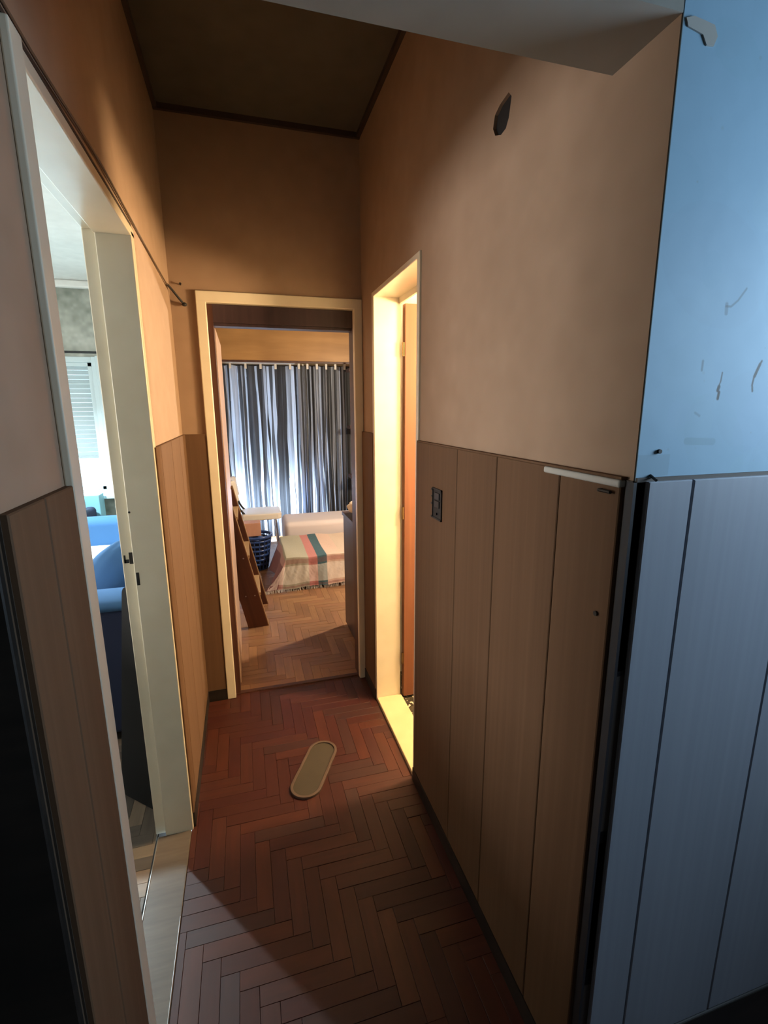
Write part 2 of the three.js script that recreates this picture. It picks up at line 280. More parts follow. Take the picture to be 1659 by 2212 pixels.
// ---------------------------------------------------------------- door frames
{ // bedroom doorway: cream casing, dark stop behind it
  const g = structGroup('trim_2');
  part('casing', rbx(-0.165, -0.122, 0, 2.014, ZF - 0.02, ZF + 0.016, 0.004), cream, g);
  part('casing', rbx(0.552, 0.594, 0, 2.014, ZF - 0.02, ZF + 0.016, 0.004), cream, g);
  part('casing', rbx(-0.165, 0.594, 1.966, 2.014, ZF - 0.02, ZF + 0.0165, 0.004), cream, g);
  part('jamb', bx(-0.124, -0.098, 0, 1.966, ZF - 0.106, ZF - 0.02), darkWood, g);
  part('jamb', bx(0.552, 0.58, 0, 1.966, ZF - 0.106, ZF - 0.02), darkWood, g);
  part('head_jamb', [bx(-0.098, 0.552, 1.888, 1.966, ZF - 0.1, ZF - 0.022), bx(-0.098, 0.552, 1.876, 1.888, ZF - 0.104, ZF - 0.04)], purpleWood, g);
  part('threshold', rbx(-0.124, 0.556, -0.01, 0.006, ZF - 0.045, ZF - 0.018, 0.003), darkWood, g);
}
{ // bathroom doorway: cream lining and sill
  const g = structGroup('trim_3');
  part('lining', rbx(XR - 0.008, XR + 0.121, 0, 1.985, -2.23, -2.2, 0.003), cream, g);
  part('lining', rbx(XR - 0.008, XR + 0.121, 0, 1.985, -1.636, -1.612, 0.003), cream, g);
  part('head_lining', rbx(XR - 0.008, XR + 0.121, 1.98, 2.0, -2.23, -1.612, 0.003), cream, g);
  part('door_stop', bx(XR + 0.112, XR + 0.121, 1.955, 1.98, -2.2, -1.636), cream, g);
  part('sill', rbx(XR - 0.006, XR + 0.125, -0.02, 0.018, -2.2, -1.636, 0.004), marble, g);
}
{ // living room doorway: broad cream posts with a rebate, casing on the near side
  const g = structGroup('trim_4');
  const post = part('post', [rbx(-0.357, XL + 0.006, 0, 1.99, -1.66, -1.62, 0.003), rbx(-0.392, -0.35, 0, 1.99, -1.67, -1.636, 0.003)], cream, g);
  part('strike_hole', [rbx(-0.371, -0.357, 1.02, 1.058, -1.637, -1.6355, 0.0005), bx(-0.386, -0.372, 1.024, 1.036, -1.637, -1.6352), bx(-0.386, -0.381, 1.024, 1.05, -1.637, -1.6352)], black, post);
  part('strike_hole', rbx(-0.3535, -0.3445, 0.952, 0.995, -1.6215, -1.6195, 0.0004), black, post);
  part('nail_hole', rod([-0.352, 1.19, -1.6215], [-0.352, 1.19, -1.6193], 0.0035), black, post);
  part('head', [rbx(-0.36, XL + 0.006, 1.975, 2.0, -1.66, -0.86, 0.003), rbx(-0.392, -0.355, 1.988, 2.02, -1.66, -0.86, 0.003)], cream, g);
  part('near_post', rbx(-0.392, XL, 0, 1.98, -0.892, -0.865, 0.003), cream, g);
  part('casing', rbx(XL, XL + 0.013, 0, 2.0, -0.892, -0.848, 0.003), cream, g);
  part('threshold', [rbx(-0.385, XL, -0.012, 0.004, -1.62, -0.89, 0.003)], greyOak[0], g);
  part('metal_strip', [rbx(-0.3825, -0.3795, 0.003, 0.006, -1.618, -0.9, 0.001), rbx(-0.274, -0.272, 0.003, 0.005, -1.30, -0.9, 0.0008)], M({ color: rgb(0.4, 0.4, 0.4), roughness: 0.5, metalness: 1 }), g);
  part('head_line', bx(XL, XL + 0.004, 2.003, 2.011, -1.64, -0.76), darkTrim, g);
}

// ---------------------------------------------------------------- doors
{ // bathroom leaf, opened square into the bathroom
  const g = structGroup('door_1');
  part('leaf', rbx(0.728, 1.30, 0.012, 1.955, -2.215, -2.18, 0.003), doorWood, g);
  for (const y of [1.76, 1.0, 0.23]) part('hinge', [rod([0.723, y - 0.03, -2.185], [0.723, y + 0.03, -2.185], 0.004), bx(0.717, 0.729, y - 0.03, y + 0.03, -2.189, -2.183)], brass, g);
  part('door_handle', [rod([1.24, 1.0, -2.18], [1.24, 1.0, -2.13], 0.008), rod([1.24, 1.0, -2.13], [1.13, 1.0, -2.13], 0.008)], brass, g);
}
{ // bedroom leaf, opened inwards against the side
  const g = structGroup('door_2');
  part('leaf', rbx(-0.128, -0.094, 0.012, 1.875, -3.19, ZF - 0.108, 0.003), M({ map: scaled(grainTex([0.78, 0.66, 0.58], [0.85, 0.73, 0.66], 83, 20, 1), 1.4, 0.7), roughness: 0.35 }), g);
  part('door_handle', [rod([-0.094, 1.02, -3.12], [-0.085, 1.02, -3.12], 0.01)], brass, g);
}

// ---------------------------------------------------------------- shell of the other rooms
{ // bedroom
  struct('wall_bedroom_left', bx(-0.45, -0.40, 0, CEIL, -5.9, ZF - 0.1), whitePlaster);
  struct('wall_bedroom_right', bx(2.6, 2.7, 0, CEIL, -5.9, ZF - 0.1), plaster);
  struct('wall_bedroom_window', [bx(-0.5, -0.18, 0, CEIL, -6.0, -5.85), bx(0.66, 2.7, 0, CEIL, -6.0, -5.85), bx(-0.18, 0.66, 0, 0.2, -6.0, -5.85), bx(-0.18, 0.66, 1.98, CEIL, -6.0, -5.85)], plaster);
  struct('ceiling_bedroom', bx(-0.5, 2.7, CEIL, CEIL + 0.1, -6.0, ZF - 0.1), ceilingMat);
}
{ // bathroom
  struct('wall_bathroom', [bx(2.0, 2.1, 0, 2.4, -2.45, -1.1), bx(XR + 0.12, 2.1, 0, 2.4, -1.2, -1.1), bx(XR + 0.12, 2.0, 0, 2.4, -2.45, -2.44)], whitePlaster);
  struct('ceiling_bathroom', bx(XR + 0.12, 2.1, 2.4, 2.5, -2.45, -1.1), whitePlaster);
}
{ // living room
  struct('wall_living_window', [bx(-4.3, -3.58, 0, CEIL, -5.85, -5.7), bx(-1.36, -0.385, 0, CEIL, -5.85, -5.7), bx(-3.58, -1.36, 0, 0.62, -5.85, -5.7), bx(-3.58, -1.36, 2.02, CEIL, -5.85, -5.7)], dirtyPlaster);
  struct('wall_living_left', [bx(-4.3, -4.2, 0, CEIL, -5.85, -2.8), bx(-4.3, -4.2, 0, CEIL, -0.9, 0.1), bx(-4.3, -4.2, 0, 0.82, -2.8, -0.9), bx(-4.3, -4.2, 1.75, CEIL, -2.8, -0.9)], whitePlaster);
  struct('wall_living_front', bx(-4.3, -0.385, 0, CEIL, ZE - 0.11, ZE - 0.1), whitePlaster);
  struct('ceiling_living', bx(-4.3, -0.385, CEIL, CEIL + 0.1, -5.85, 0.1), whitePlaster);
  struct('trim_5', rbx(-4.2, -0.5, CEIL - 0.07, CEIL, -5.7, -5.63, 0.02), whitePlaster);
  struct('trim_6', bx(-0.5, -0.44, CEIL - 0.06, CEIL, -5.7, -0.75), whitePlaster);
}
{ // entry room round the camera
  struct('wall_entry_right', [bx(1.7, 1.82, 0, CEIL, 0.2, 2.3), bx(1.7, 1.82, 0, CEIL, ZE, -0.46), bx(1.7, 1.82, 0, 1.42, -0.46, 0.2), bx(1.7, 1.82, 1.98, CEIL, -0.46, 0.2)], whitePlaster);
  struct('wall_entry_left', bx(-1.7, -1.6, 0, CEIL, ZE, 2.3), plaster);
  struct('wall_entry_back', bx(-1.7, 2.1, 0, CEIL, 2.2, 2.3), plaster);
  struct('ceiling_entry', bx(-1.7, 2.1, CEIL, CEIL + 0.1, ZE, 2.3), ceilingMat);
}

// ---------------------------------------------------------------- windows
function slats(parent, x0, x1, y0, y1, z, mat, pitch = 0.046) {
  const n = Math.round((y1 - y0) / pitch), w = Math.abs(x1 - x0), geo = uvMetres(new RoundedBoxGeometry(w, pitch - 0.003, 0.012, 2, 0.005));
  for (let i = 0; i < n; i++) { const m = part('slat', geo, mat, parent); m.position.set((x0 + x1) / 2, y0 + (i + 0.5) * pitch, z); }
  return n;
}
{ // living room window: sashes, shutter most of the way down
  const g = structGroup('window_1'), x0 = -3.58, x1 = -1.36, y0 = 0.62, y1 = 2.02;
  part('window_frame', [rbx(x0, x1, y1 - 0.055, y1, -5.76, -5.70, 0.005), rbx(x0, x1, y0, y0 + 0.05, -5.76, -5.70, 0.005), rbx(x0, x0 + 0.05, y0, y1, -5.76, -5.70, 0.005), rbx(x1 - 0.06, x1, y0, y1, -5.76, -5.68, 0.005), rbx(x1 - 0.02, x1 + 0.05, y0 - 0.02, y1 + 0.01, -5.70, -5.675, 0.005)], whitePaint, g);
  const xs = [-3.53, -2.83, -2.12, -1.42];
  for (let i = 0; i < 3; i++) {
    const a = xs[i], b = xs[i + 1], s = part('sash', [rbx(a, a + 0.045, y0 + 0.05, y1 - 0.055, -5.755, -5.715, 0.004), rbx(b - 0.045, b, y0 + 0.05, y1 - 0.055, -5.755, -5.715, 0.004), rbx(a, b, y0 + 0.05, y0 + 0.09, -5.755, -5.715, 0.004), rbx(a, b, y1 - 0.095, y1 - 0.055, -5.755, -5.715, 0.004), rbx(a, b, 1.75, 1.762, -5.75, -5.72, 0.003)], whitePaint, g);
    part('pane', bx(a + 0.04, b - 0.04, y0 + 0.08, y1 - 0.09, -5.738, -5.734), glass, s);
  }
  const sh = part('roller_shutter', bx(x0 + 0.02, x1 - 0.02, 1.0, 1.02, -5.802, -5.788), M({ color: rgb(0.3, 0.33, 0.34), roughness: 0.6 }), g);
  slats(sh, x0 + 0.03, x1 - 0.03, 1.02, 1.98, -5.795, new THREE.MeshPhysicalMaterial({ color: rgb(0.42, 0.46, 0.46), roughness: 0.9, transmission: 0.3, thickness: 0 }));
  part('sill', rbx(x0 - 0.05, x1 + 0.05, y0 - 0.035, y0, -5.75, -5.60, 0.006), whitePaint, g);
}
{ // bedroom window behind the curtain
  const g = structGroup('window_2'), x0 = -0.18, x1 = 0.66, y0 = 0.2, y1 = 1.98;
  part('window_frame', [bx(x0, x1, y1 - 0.05, y1, -5.9, -5.85), bx(x0, x1, y0, y0 + 0.04, -5.9, -5.85), bx(x0, x0 + 0.04, y0, y1, -5.9, -5.85), bx(x1 - 0.04, x1, y0, y1, -5.9, -5.85)], whitePaint, g);
  part('pane', bx(x0 + 0.03, x1 - 0.03, y0 + 0.03, y1 - 0.04, -5.885, -5.881), glass, g);
  const sh = part('roller_shutter', bx(x0 + 0.01, x1 - 0.01, 0.63, 0.65, -5.95, -5.936), whitePaint, g);
  slats(sh, x0 + 0.01, x1 - 0.01, 0.65, 1.98, -5.943, new THREE.MeshPhysicalMaterial({ color: rgb(0.6, 0.6, 0.6), roughness: 0.9, transmission: 0.4, thickness: 0 }), 0.05);
}
{ // second living room window, out of sight from the hall
  const g = structGroup('window_4');
  part('window_frame', [bx(-4.28, -4.23, 1.70, 1.75, -2.8, -0.9), bx(-4.28, -4.23, 0.82, 0.87, -2.8, -0.9), bx(-4.28, -4.23, 0.82, 1.75, -2.8, -2.75), bx(-4.28, -4.23, 0.82, 1.75, -0.95, -0.9), bx(-4.28, -4.23, 0.82, 1.75, -1.88, -1.82)], whitePaint, g);
  part('pane', bx(-4.258, -4.254, 0.86, 1.72, -2.76, -0.94), glass, g);
}
{ // window of the entry room
  const g = structGroup('window_3'), z0 = -0.46, z1 = 0.2, y0 = 1.42, y1 = 1.98;
  part('window_frame', [bx(1.75, 1.79, y1 - 0.04, y1, z0, z1), bx(1.75, 1.79, y0, y0 + 0.04, z0, z1), bx(1.75, 1.79, y0, y1, z0, z0 + 0.04), bx(1.75, 1.79, y0, y1, z1 - 0.04, z1)], whitePaint, g);
  part('pane', bx(1.768, 1.772, y0 + 0.03, y1 - 0.03, z0 + 0.03, z1 - 0.03), glass, g);
}

// ---------------------------------------------------------------- lamps (both out of frame)
function lamp(name, label, [x, y, z], color, intensity, r, build) {
  const t = thing(name, label, 'lamp', [x, y, z]);
  const glow = M({ color: rgb(0.9, 0.85, 0.75), emissive: color, emissiveIntensity: 3, roughness: 0.4 });
  part('bulb', new THREE.SphereGeometry(r, 24, 16), glow, t);
  build(t);
  const l = new THREE.PointLight(color, intensity, 0, 2); l.position.set(x, y, z); l.shadow.radius = Math.max(2, 50 * r * 0.9); l.shadow.mapSize.set(1024, 1024); scene.add(l);
}
lamp('wall_lamp', 'round glass wall lamp lighting the bathroom from its side wall', [1.42, 1.79, -1.80], rgb(1, 0.68, 0.36), 14, 0.11, (t) => {
  part('arm', [rod([0.105, 0, 0], [0.54, 0, 0], 0.009)], brass, t); part('wall_plate', rod([0.56, 0, 0], [0.58, 0, 0], 0.05, 24), brass, t);
});
lamp('pendant_lamp', 'bare warm bulb hanging from the bedroom ceiling', [1.5, 1.65, -3.55], rgb(1, 0.82, 0.60), 13, 0.04, (t) => {
  part('socket', rod([0, 0.035, 0], [0, 0.085, 0], 0.018), black, t); part('cord', rod([0, 0.08, 0], [0, 1.07, 0], 0.004), black, t);
});

lamp('ceiling_lamp', 'cool white pendant lamp with a metal cone shade under the living room ceiling', [-2.0, 2.30, -3.9], rgb(0.74, 0.92, 1.0), 48, 0.05, (t) => {
  part('cone_shade', new THREE.LatheGeometry([[0.02, 0.09], [0.06, 0.075], [0.215, -0.125], [0.22, -0.128], [0.222, -0.122], [0.068, 0.082], [0.02, 0.098]].map((p) => new THREE.Vector2(...p)), 40), M({ color: rgb(0.35, 0.36, 0.36), roughness: 0.5, side: THREE.DoubleSide }), t);
  part('cord', rod([0, 0.09, 0], [0, 0.42, 0], 0.005), black, t);
});

// ---------------------------------------------------------------- things in the hall
{ // oblong flat tray on the floor
  const t = thing('oval_tray', 'flat oblong grey-beige plate with a paler raised rim lying on the red parquet', 'tray', [0.204, 0, -1.80]);
  const stadium = (L, R) => { const s = new THREE.Shape(), h = L / 2 - R; s.absarc(h, 0, R, -Math.PI / 2, Math.PI / 2, false); s.absarc(-h, 0, R, Math.PI / 2, 1.5 * Math.PI, false); s.closePath(); return s; };
  const plate = uvMetres(new THREE.ExtrudeGeometry(stadium(0.322, 0.056), { depth: 0.004, bevelEnabled: false, curveSegments: 24 }).rotateX(-Math.PI / 2).translate(0, 0.002, 0));
  const plateMat = M({ map: scaled(dataTex(256, 256, (u, v) => { const k = (Math.floor(u * 64) + Math.floor(v * 64)) % 2; return mixc([0.225, 0.20, 0.16], [0.27, 0.24, 0.195], 0.35 * k + 0.65 * fbm(u, v, 6, 6, 7, 3)); }), 4, 4), roughness: 0.7 });
  const sOut = stadium(0.334, 0.062); const inner = new THREE.Path(stadium(0.318, 0.054).getPoints(24)); sOut.holes.push(inner);
  const rim = uvMetres(new THREE.ExtrudeGeometry(sOut, { depth: 0.008, bevelEnabled: true, bevelSize: 0.0015, bevelThickness: 0.0015, bevelSegments: 2, curveSegments: 24 }).rotateX(-Math.PI / 2).translate(0, 0.0018, 0));
  part('plate', plate, plateMat, t); part('rim', rim, M({ color: rgb(0.095, 0.062, 0.047), roughness: 0.55 }), t, 'paler raised rim');
  t.rotation.y = Math.atan2(0.293, 0.149);
}
{ // open switch box without its cover
  const t = thing('light_switch', 'open black switch box without a cover set in the brown boards', 'light switch', [XR - 0.012, 1.199, -1.412]);
  part('box', [bx(-0.004, 0.0, -0.05, 0.05, -0.038, -0.033), bx(-0.004, 0.0, -0.05, 0.05, 0.033, 0.038), bx(-0.004, 0.0, 0.045, 0.05, -0.038, 0.038), bx(-0.004, 0.0, -0.05, -0.045, -0.038, 0.038), bx(-0.0012, 0.0, -0.046, 0.046, -0.034, 0.034)], black, t);
  for (const y of [0.026, 0.0]) part('rocker', rbx(-0.005, -0.001, y - 0.011, y + 0.011, -0.016, 0.02, 0.0015), M({ color: rgb(0.012, 0.011, 0.012), roughness: 0.5 }), t);
  for (const [a, b] of [[0.04, 0.046], [0.018, 0.023], [-0.006, -0.001], [-0.05, -0.044]]) part('mounting_tab', bx(-0.005, 0, a, b, -0.046, -0.036), blackMetal, t);
  part('screw', [rod([-0.006, -0.032, 0], [0, -0.032, 0], 0.004)], blackMetal, t);
}
{ // loose cable along the top of the doorway, black end hanging off by the corner
  const t = thing('electric_cable', 'thin brown cable along the wall above the door ending in a black plug', 'cable');
  part('wire', tube([[XL + 0.006, 2.02, -0.70], [XL + 0.006, 2.016, -0.95], [XL + 0.006, 2.03, -1.3], [XL + 0.005, 2.022, -1.7], [XL + 0.005, 2.012, -2.1], [XL + 0.008, 2.004, -2.33]], 0.0028, 60, 6), M({ color: rgb(0.10, 0.065, 0.04), roughness: 0.6 }), t);
  part('sleeve', tube([[XL + 0.008, 2.005, -2.32], [XL + 0.018, 2.0, -2.40], [XL + 0.04, 1.972, -2.42], [XL + 0.052, 1.958, -2.432]], 0.0048, 20, 8), black, t, 'thicker black end of the wire');
  part('plug', new THREE.SphereGeometry(0.0095, 14, 10).scale(1.2, 0.9, 1).translate(XL + 0.058, 1.952, -2.436), black, t);
}
single('wall_nail', 'small dark nail in the plaster beside the top of the bedroom door', 'nail', [rod([-0.222, 2.035, ZF], [-0.222, 2.037, ZF + 0.012], 0.0025), rod([-0.222, 2.037, ZF + 0.012], [-0.222, 2.037, ZF + 0.015], 0.005)], blackMetal);
single('panel_screw', 'dark screw hook under the cap of the brown boards by the corner', 'screw', [rod([XR - 0.012, 1.362, -0.682], [XR - 0.02, 1.362, -0.682], 0.003), rod([XR - 0.018, 1.362, -0.682], [XR - 0.018, 1.362, -0.655], 0.003)], blackMetal);
single('panel_plug', 'small round black plug in the brown board by the corner', 'plug', rod([XR - 0.0125, 1.142, -0.668], [XR - 0.0155, 1.142, -0.668], 0.0045, 16), blackMetal);

// ---------------------------------------------------------------- things in the bedroom
{ // overhead cupboard above the curtain
  const t = thing('overhead_cupboard', 'honey-coloured wooden cupboard fixed high above the striped curtain', 'cupboard', [0.6, 1.985, -5.65]);
  part('body', bx(-0.98, 1.9, 0.0, 0.365, -0.19, 0.18), honeyWood, t);
  part('door', rbx(-0.98, 0.597, 0.012, 0.36, 0.181, 0.2, 0.003), honeyWood, t);
  part('door', rbx(0.603, 1.9, 0.012, 0.36, 0.181, 0.2, 0.003), honeyWood, t);
  part('lower_edge', bx(-0.98, 1.9, -0.008, 0.01, 0.178, 0.199), darkWood, t);
}
const stripeTex = (() => {
  const rows = [], N = 1024; let x = 0; const r0 = []; let s = 77; const q = () => { s = (s * 1103515245 + 12345) & 0x7fffffff; return s / 0x7fffffff; };
  while (x < N) { const w = 4 + q() * 26, d = q() < 0.5; r0.push([x, x + w, d ? 0.15 + q() * 0.14 : 0.56 + q() * 0.2]); x += w; }
  return dataTex(1024, 256, (u, v) => { const X = (u + 0.004 * (fbm(u, v, 8, 3, 5, 3) - 0.5)) * N; const b = r0.find((k) => X >= k[0] && X < k[1]) || r0[0]; const n = fbm(u, v, 128, 4, 12, 2); const g = b[2] * (0.85 + 0.3 * n); return [g * 0.94, g * 1.0, g * 1.1]; });
})();
function curtain(x0, x1, y0, y1, z, folds, amp, uvSpan, s, mat, t) {
  const nu = 260, nv = 40, pos = [], uv = [], idx = [];
  for (let j = 0; j <= nv; j++) for (let i = 0; i <= nu; i++) {
    const u = i / nu, v = j / nv, top = 1 - v;
    const ph = folds * u + 0.9 * (fbm(u, v * 0.5, 7, 2, s, 3) - 0.5) * (1 + 1.5 * top);
    const a = amp * (0.45 + 0.55 * top) * (0.6 + 0.8 * vnoise(u, 0.3, 9, 1, s + 3));
    const scallop = v > 0.97 ? -0.016 * Math.abs(Math.sin(Math.PI * (u * 7))) : 0;
    pos.push(x0 + (x1 - x0) * (u + 0.006 * Math.sin(ph * 12.566)) + 0.02 * (fbm(u, v, 4, 2, s + 9, 2) - 0.5) * top, y0 + (y1 - y0) * v + scallop, z + a * Math.sin(ph * 6.2832) + 0.3 * a * Math.sin(ph * 15.1));
    uv.push(u * uvSpan, v);
  }
  for (let j = 0; j < nv; j++) for (let i = 0; i < nu; i++) { const k = j * (nu + 1) + i; idx.push(k, k + 1, k + nu + 2, k, k + nu + 2, k + nu + 1); }
  const g = new THREE.BufferGeometry(); g.setAttribute('position', new THREE.Float32BufferAttribute(pos, 3)); g.setAttribute('uv', new THREE.Float32BufferAttribute(uv, 2)); g.setIndex(idx); g.computeVertexNormals();
  part('fabric', g, mat, t);
  for (let k = 0; k <= 7; k++) { const hx = x0 + (x1 - x0) * Math.min(0.985, Math.max(0.015, k / 7)); part('hook', rbx(hx - 0.012, hx + 0.012, y1 - 0.045, y1 + 0.012, z + amp * 0.6, z + amp * 0.6 + 0.006, 0.002), M({ color: rgb(0.6, 0.6, 0.58), roughness: 0.5 }), t); }
}
{
  const mat = new THREE.MeshPhysicalMaterial({ map: stripeTex, side: THREE.DoubleSide, roughness: 0.95, transmission: 0.5, thickness: 0 });
  const t1 = thing('striped_curtain', 'grey and navy striped curtain with bright daylight coming through its lower part', 'curtain', [0, 0, 0], null);
  curtain(-0.40, 0.70, 0.05, 1.965, -5.60, 11, 0.022, 1.0, 3, mat, t1);
  const t2 = thing('striped_curtain', 'grey and navy striped curtain bunched in dense folds beside the shelf', 'curtain', [0, 0, 0], null);
  curtain(0.62, 1.34, 0.05, 1.965, -5.54, 13, 0.03, 1.0, 9, mat, t2);
}
single('curtain_rod', 'dark rail carrying the striped curtains under the wooden cupboard', 'curtain rail', [rod([-0.4, 1.958, -5.648], [2.3, 1.958, -5.648], 0.009)], black);
// stepladder
{
  const t = thing('step_ladder', 'reddish-brown wooden stepladder with pale treads behind the bedroom door', 'stepladder');
  const rail = M({ map: scaled(grainTex([0.30, 0.16, 0.115], [0.42, 0.24, 0.17], 91, 16, 1), 3, 0.8), roughness: 0.5 });
  const paleTread = M({ map: scaled(grainTex([0.62, 0.50, 0.36], [0.74, 0.61, 0.45], 93, 10, 2), 2, 2), roughness: 0.6 });
  const lean = Math.atan2(0.18, 0.83), L = 0.97;
  const mk = (z, w, x = 0.09) => { const g = rbx(-w, 0, 0, L, -0.012, 0.012, 0.003); return g.rotateZ(lean).translate(x, 0, z); };
  part('rail', mk(-3.3, 0.135), rail, t); part('rail', mk(-3.70, 0.135, 0.106), rail, t);
  const at = (s) => [0.09 - Math.sin(lean) * s, Math.cos(lean) * s];
  for (const s of [0.24, 0.52, 0.80]) { const [x, y] = at(s); const tr = part('tread', rbx(x - 0.115, x + 0.012, y - 0.012, y + 0.012, -3.69, -3.31, 0.003), paleTread, t); for (const dx of [-0.09, -0.03]) part('screw', rod([x + dx, y, -3.29], [x + dx, y, -3.286], 0.005), chrome, tr); }
  const [hx, hy] = at(0.93);
  for (const z of [-3.34, -3.64]) part('rear_leg', rod([hx - 0.06, hy, z], [-0.30, 0.004, z], 0.016, 6), rail, t);
  part('cross_bar', rbx(-0.31, -0.27, 0.16, 0.19, -3.66, -3.32, 0.004), paleTread, t);
  part('edge_strip', rbx(-0.004, 0.003, 0, L, -0.012, 0.012, 0.001).rotateZ(lean).translate(0.09, 0, -3.3), paleTread, t);
  part('edge_strip', rbx(-0.004, 0.003, 0, L, -0.012, 0.012, 0.001).rotateZ(lean).translate(0.106, 0, -3.70), paleTread, t);
}
// laundry basket with lattice sides
{
  const t = thing('laundry_basket', 'dark blue plastic lattice laundry basket standing beside the bed', 'basket', [0.06, 0, -4.62]);
  const blue = M({ color: rgb(0.025, 0.06, 0.2), roughness: 0.28 }), R = (y) => 0.095 + 0.045 * (y / 0.33);
  part('rim', [new THREE.TorusGeometry(0.143, 0.011, 10, 40).rotateX(Math.PI / 2).scale(1, 1.3, 1).translate(0, 0.325, 0)], blue, t);
  part('base', new THREE.CylinderGeometry(0.096, 0.094, 0.012, 32).translate(0, 0.007, 0), blue, t);
  for (const y of [0.06, 0.105, 0.15, 0.195, 0.24, 0.285]) part('hoop', new THREE.TorusGeometry(R(y), 0.006, 6, 40).rotateX(Math.PI / 2).scale(1, 1.8, 1).translate(0, y, 0), blue, t);
  for (let k = 0; k < 18; k++) { const a = k / 18 * 2 * Math.PI; part('rib', rod([R(0) * Math.cos(a), 0.008, R(0) * Math.sin(a)], [R(0.32) * Math.cos(a), 0.32, R(0.32) * Math.sin(a)], 0.0055, 6), blue, t); }
  part('liner', new THREE.CylinderGeometry(0.128, 0.088, 0.29, 28, 1, true).translate(0, 0.155, 0), M({ color: rgb(0.012, 0.015, 0.03), roughness: 0.8, side: THREE.DoubleSide }), t);
}
function lump(rx, ry, rz, s, amp) { // crumpled soft lump
  const g = new THREE.SphereGeometry(1, 40, 28), p = g.attributes.position;
  for (let i = 0; i < p.count; i++) { const x = p.getX(i), y = p.getY(i), z = p.getZ(i); const k = 1 + amp * (Math.sin(5 * x + s) * Math.sin(6 * z + 1.7 * s) + 0.6 * Math.sin(11 * x + 4 * y + s) * Math.cos(9 * z - s)); p.setXYZ(i, x * rx * k, y * ry * k, z * rz * k); }
  g.computeVertexNormals(); return g;
}
single('clothes_bundle', 'crumpled blue clothes filling the laundry basket', 'clothes', lump(0.092, 0.05, 0.092, 1.3, 0.12).translate(0.06, 0.272, -4.62), M({ color: rgb(0.06, 0.10, 0.26), roughness: 0.55 }));
single('wooden_box', 'plain reddish wooden box resting on the clothes in the basket', 'box', rbx(-0.075, 0.105, 0.34, 0.465, -4.66, -4.52, 0.004), M({ map: scaled(grainTex([0.68, 0.49, 0.40], [0.76, 0.57, 0.47], 95, 8, 2), 2, 2), roughness: 0.6 }));
// kitchen chair by the curtain
{
  const t = thing('kitchen_chair', 'cream kitchen chair with tubular metal legs standing by the curtain', 'chair', [0.12, 0, -5.14]);
  const pad = M({ color: rgb(0.72, 0.66, 0.56), roughness: 0.5 });
  const s = new THREE.Shape(); s.moveTo(-0.16, -0.17); s.quadraticCurveTo(0, -0.2, 0.17, -0.18); s.quadraticCurveTo(0.2, -0.17, 0.2, -0.13); s.lineTo(0.2, 0.13); s.quadraticCurveTo(0.2, 0.17, 0.17, 0.18); s.quadraticCurveTo(0, 0.2, -0.16, 0.17); s.quadraticCurveTo(-0.19, 0.0, -0.16, -0.17);
  part('seat', uvMetres(new THREE.ExtrudeGeometry(s, { depth: 0.04, bevelEnabled: true, bevelSize: 0.012, bevelThickness: 0.012, bevelSegments: 3 }).rotateX(-Math.PI / 2).translate(0, 0.405, 0)), pad, t);
  const b = new THREE.CylinderGeometry(0.42, 0.42, 0.2, 30, 1, false, -0.42, 0.84); const back = [];
  { const R0 = 0.40, R1 = 0.425, pts = []; const sh = new THREE.Shape(); for (let k = 0; k <= 16; k++) { const a = -0.45 + 0.9 * k / 16; pts.push([R1 * Math.sin(a), R1 * (1 - Math.cos(a))]); } for (let k = 16; k >= 0; k--) { const a = -0.45 + 0.9 * k / 16; pts.push([R0 * Math.sin(a), R1 - R0 * Math.cos(a)]); } pts.forEach((p, i) => (i ? sh.lineTo(p[1], p[0]) : sh.moveTo(p[1], p[0]))); back.push(uvMetres(new THREE.ExtrudeGeometry(sh, { depth: 0.15, bevelEnabled: true, bevelSize: 0.01, bevelThickness: 0.03, bevelSegments: 4 }).rotateX(-Math.PI / 2).rotateZ(0.16).translate(-0.275, 0.62, 0))); }
  part('backrest', back, pad, t);
  for (const z of [-0.15, 0.15]) { part('leg', tube([[0.15, 0.4, z * 0.9], [0.165, 0.2, z], [0.185, 0.0, z * 1.1]], 0.0115, 12, 8), chrome, t); part('leg', tube([[-0.13, 0.4, z * 0.9], [-0.16, 0.2, z], [-0.2, 0.0, z * 1.1]], 0.0115, 12, 8), chrome, t); part('back_post', tube([[-0.11, 0.4, z * 0.9], [-0.19, 0.5, z * 0.9], [-0.235, 0.64, z * 0.9], [-0.255, 0.74, z * 0.9]], 0.011, 14, 8), blackMetal, t); }
  part('seat_rail', [rod([-0.13, 0.398, -0.135], [0.15, 0.398, -0.135], 0.01), rod([-0.13, 0.398, 0.135], [0.15, 0.398, 0.135], 0.01), rod([0.15, 0.398, -0.135], [0.15, 0.398, 0.135], 0.01)], chrome, t);
}
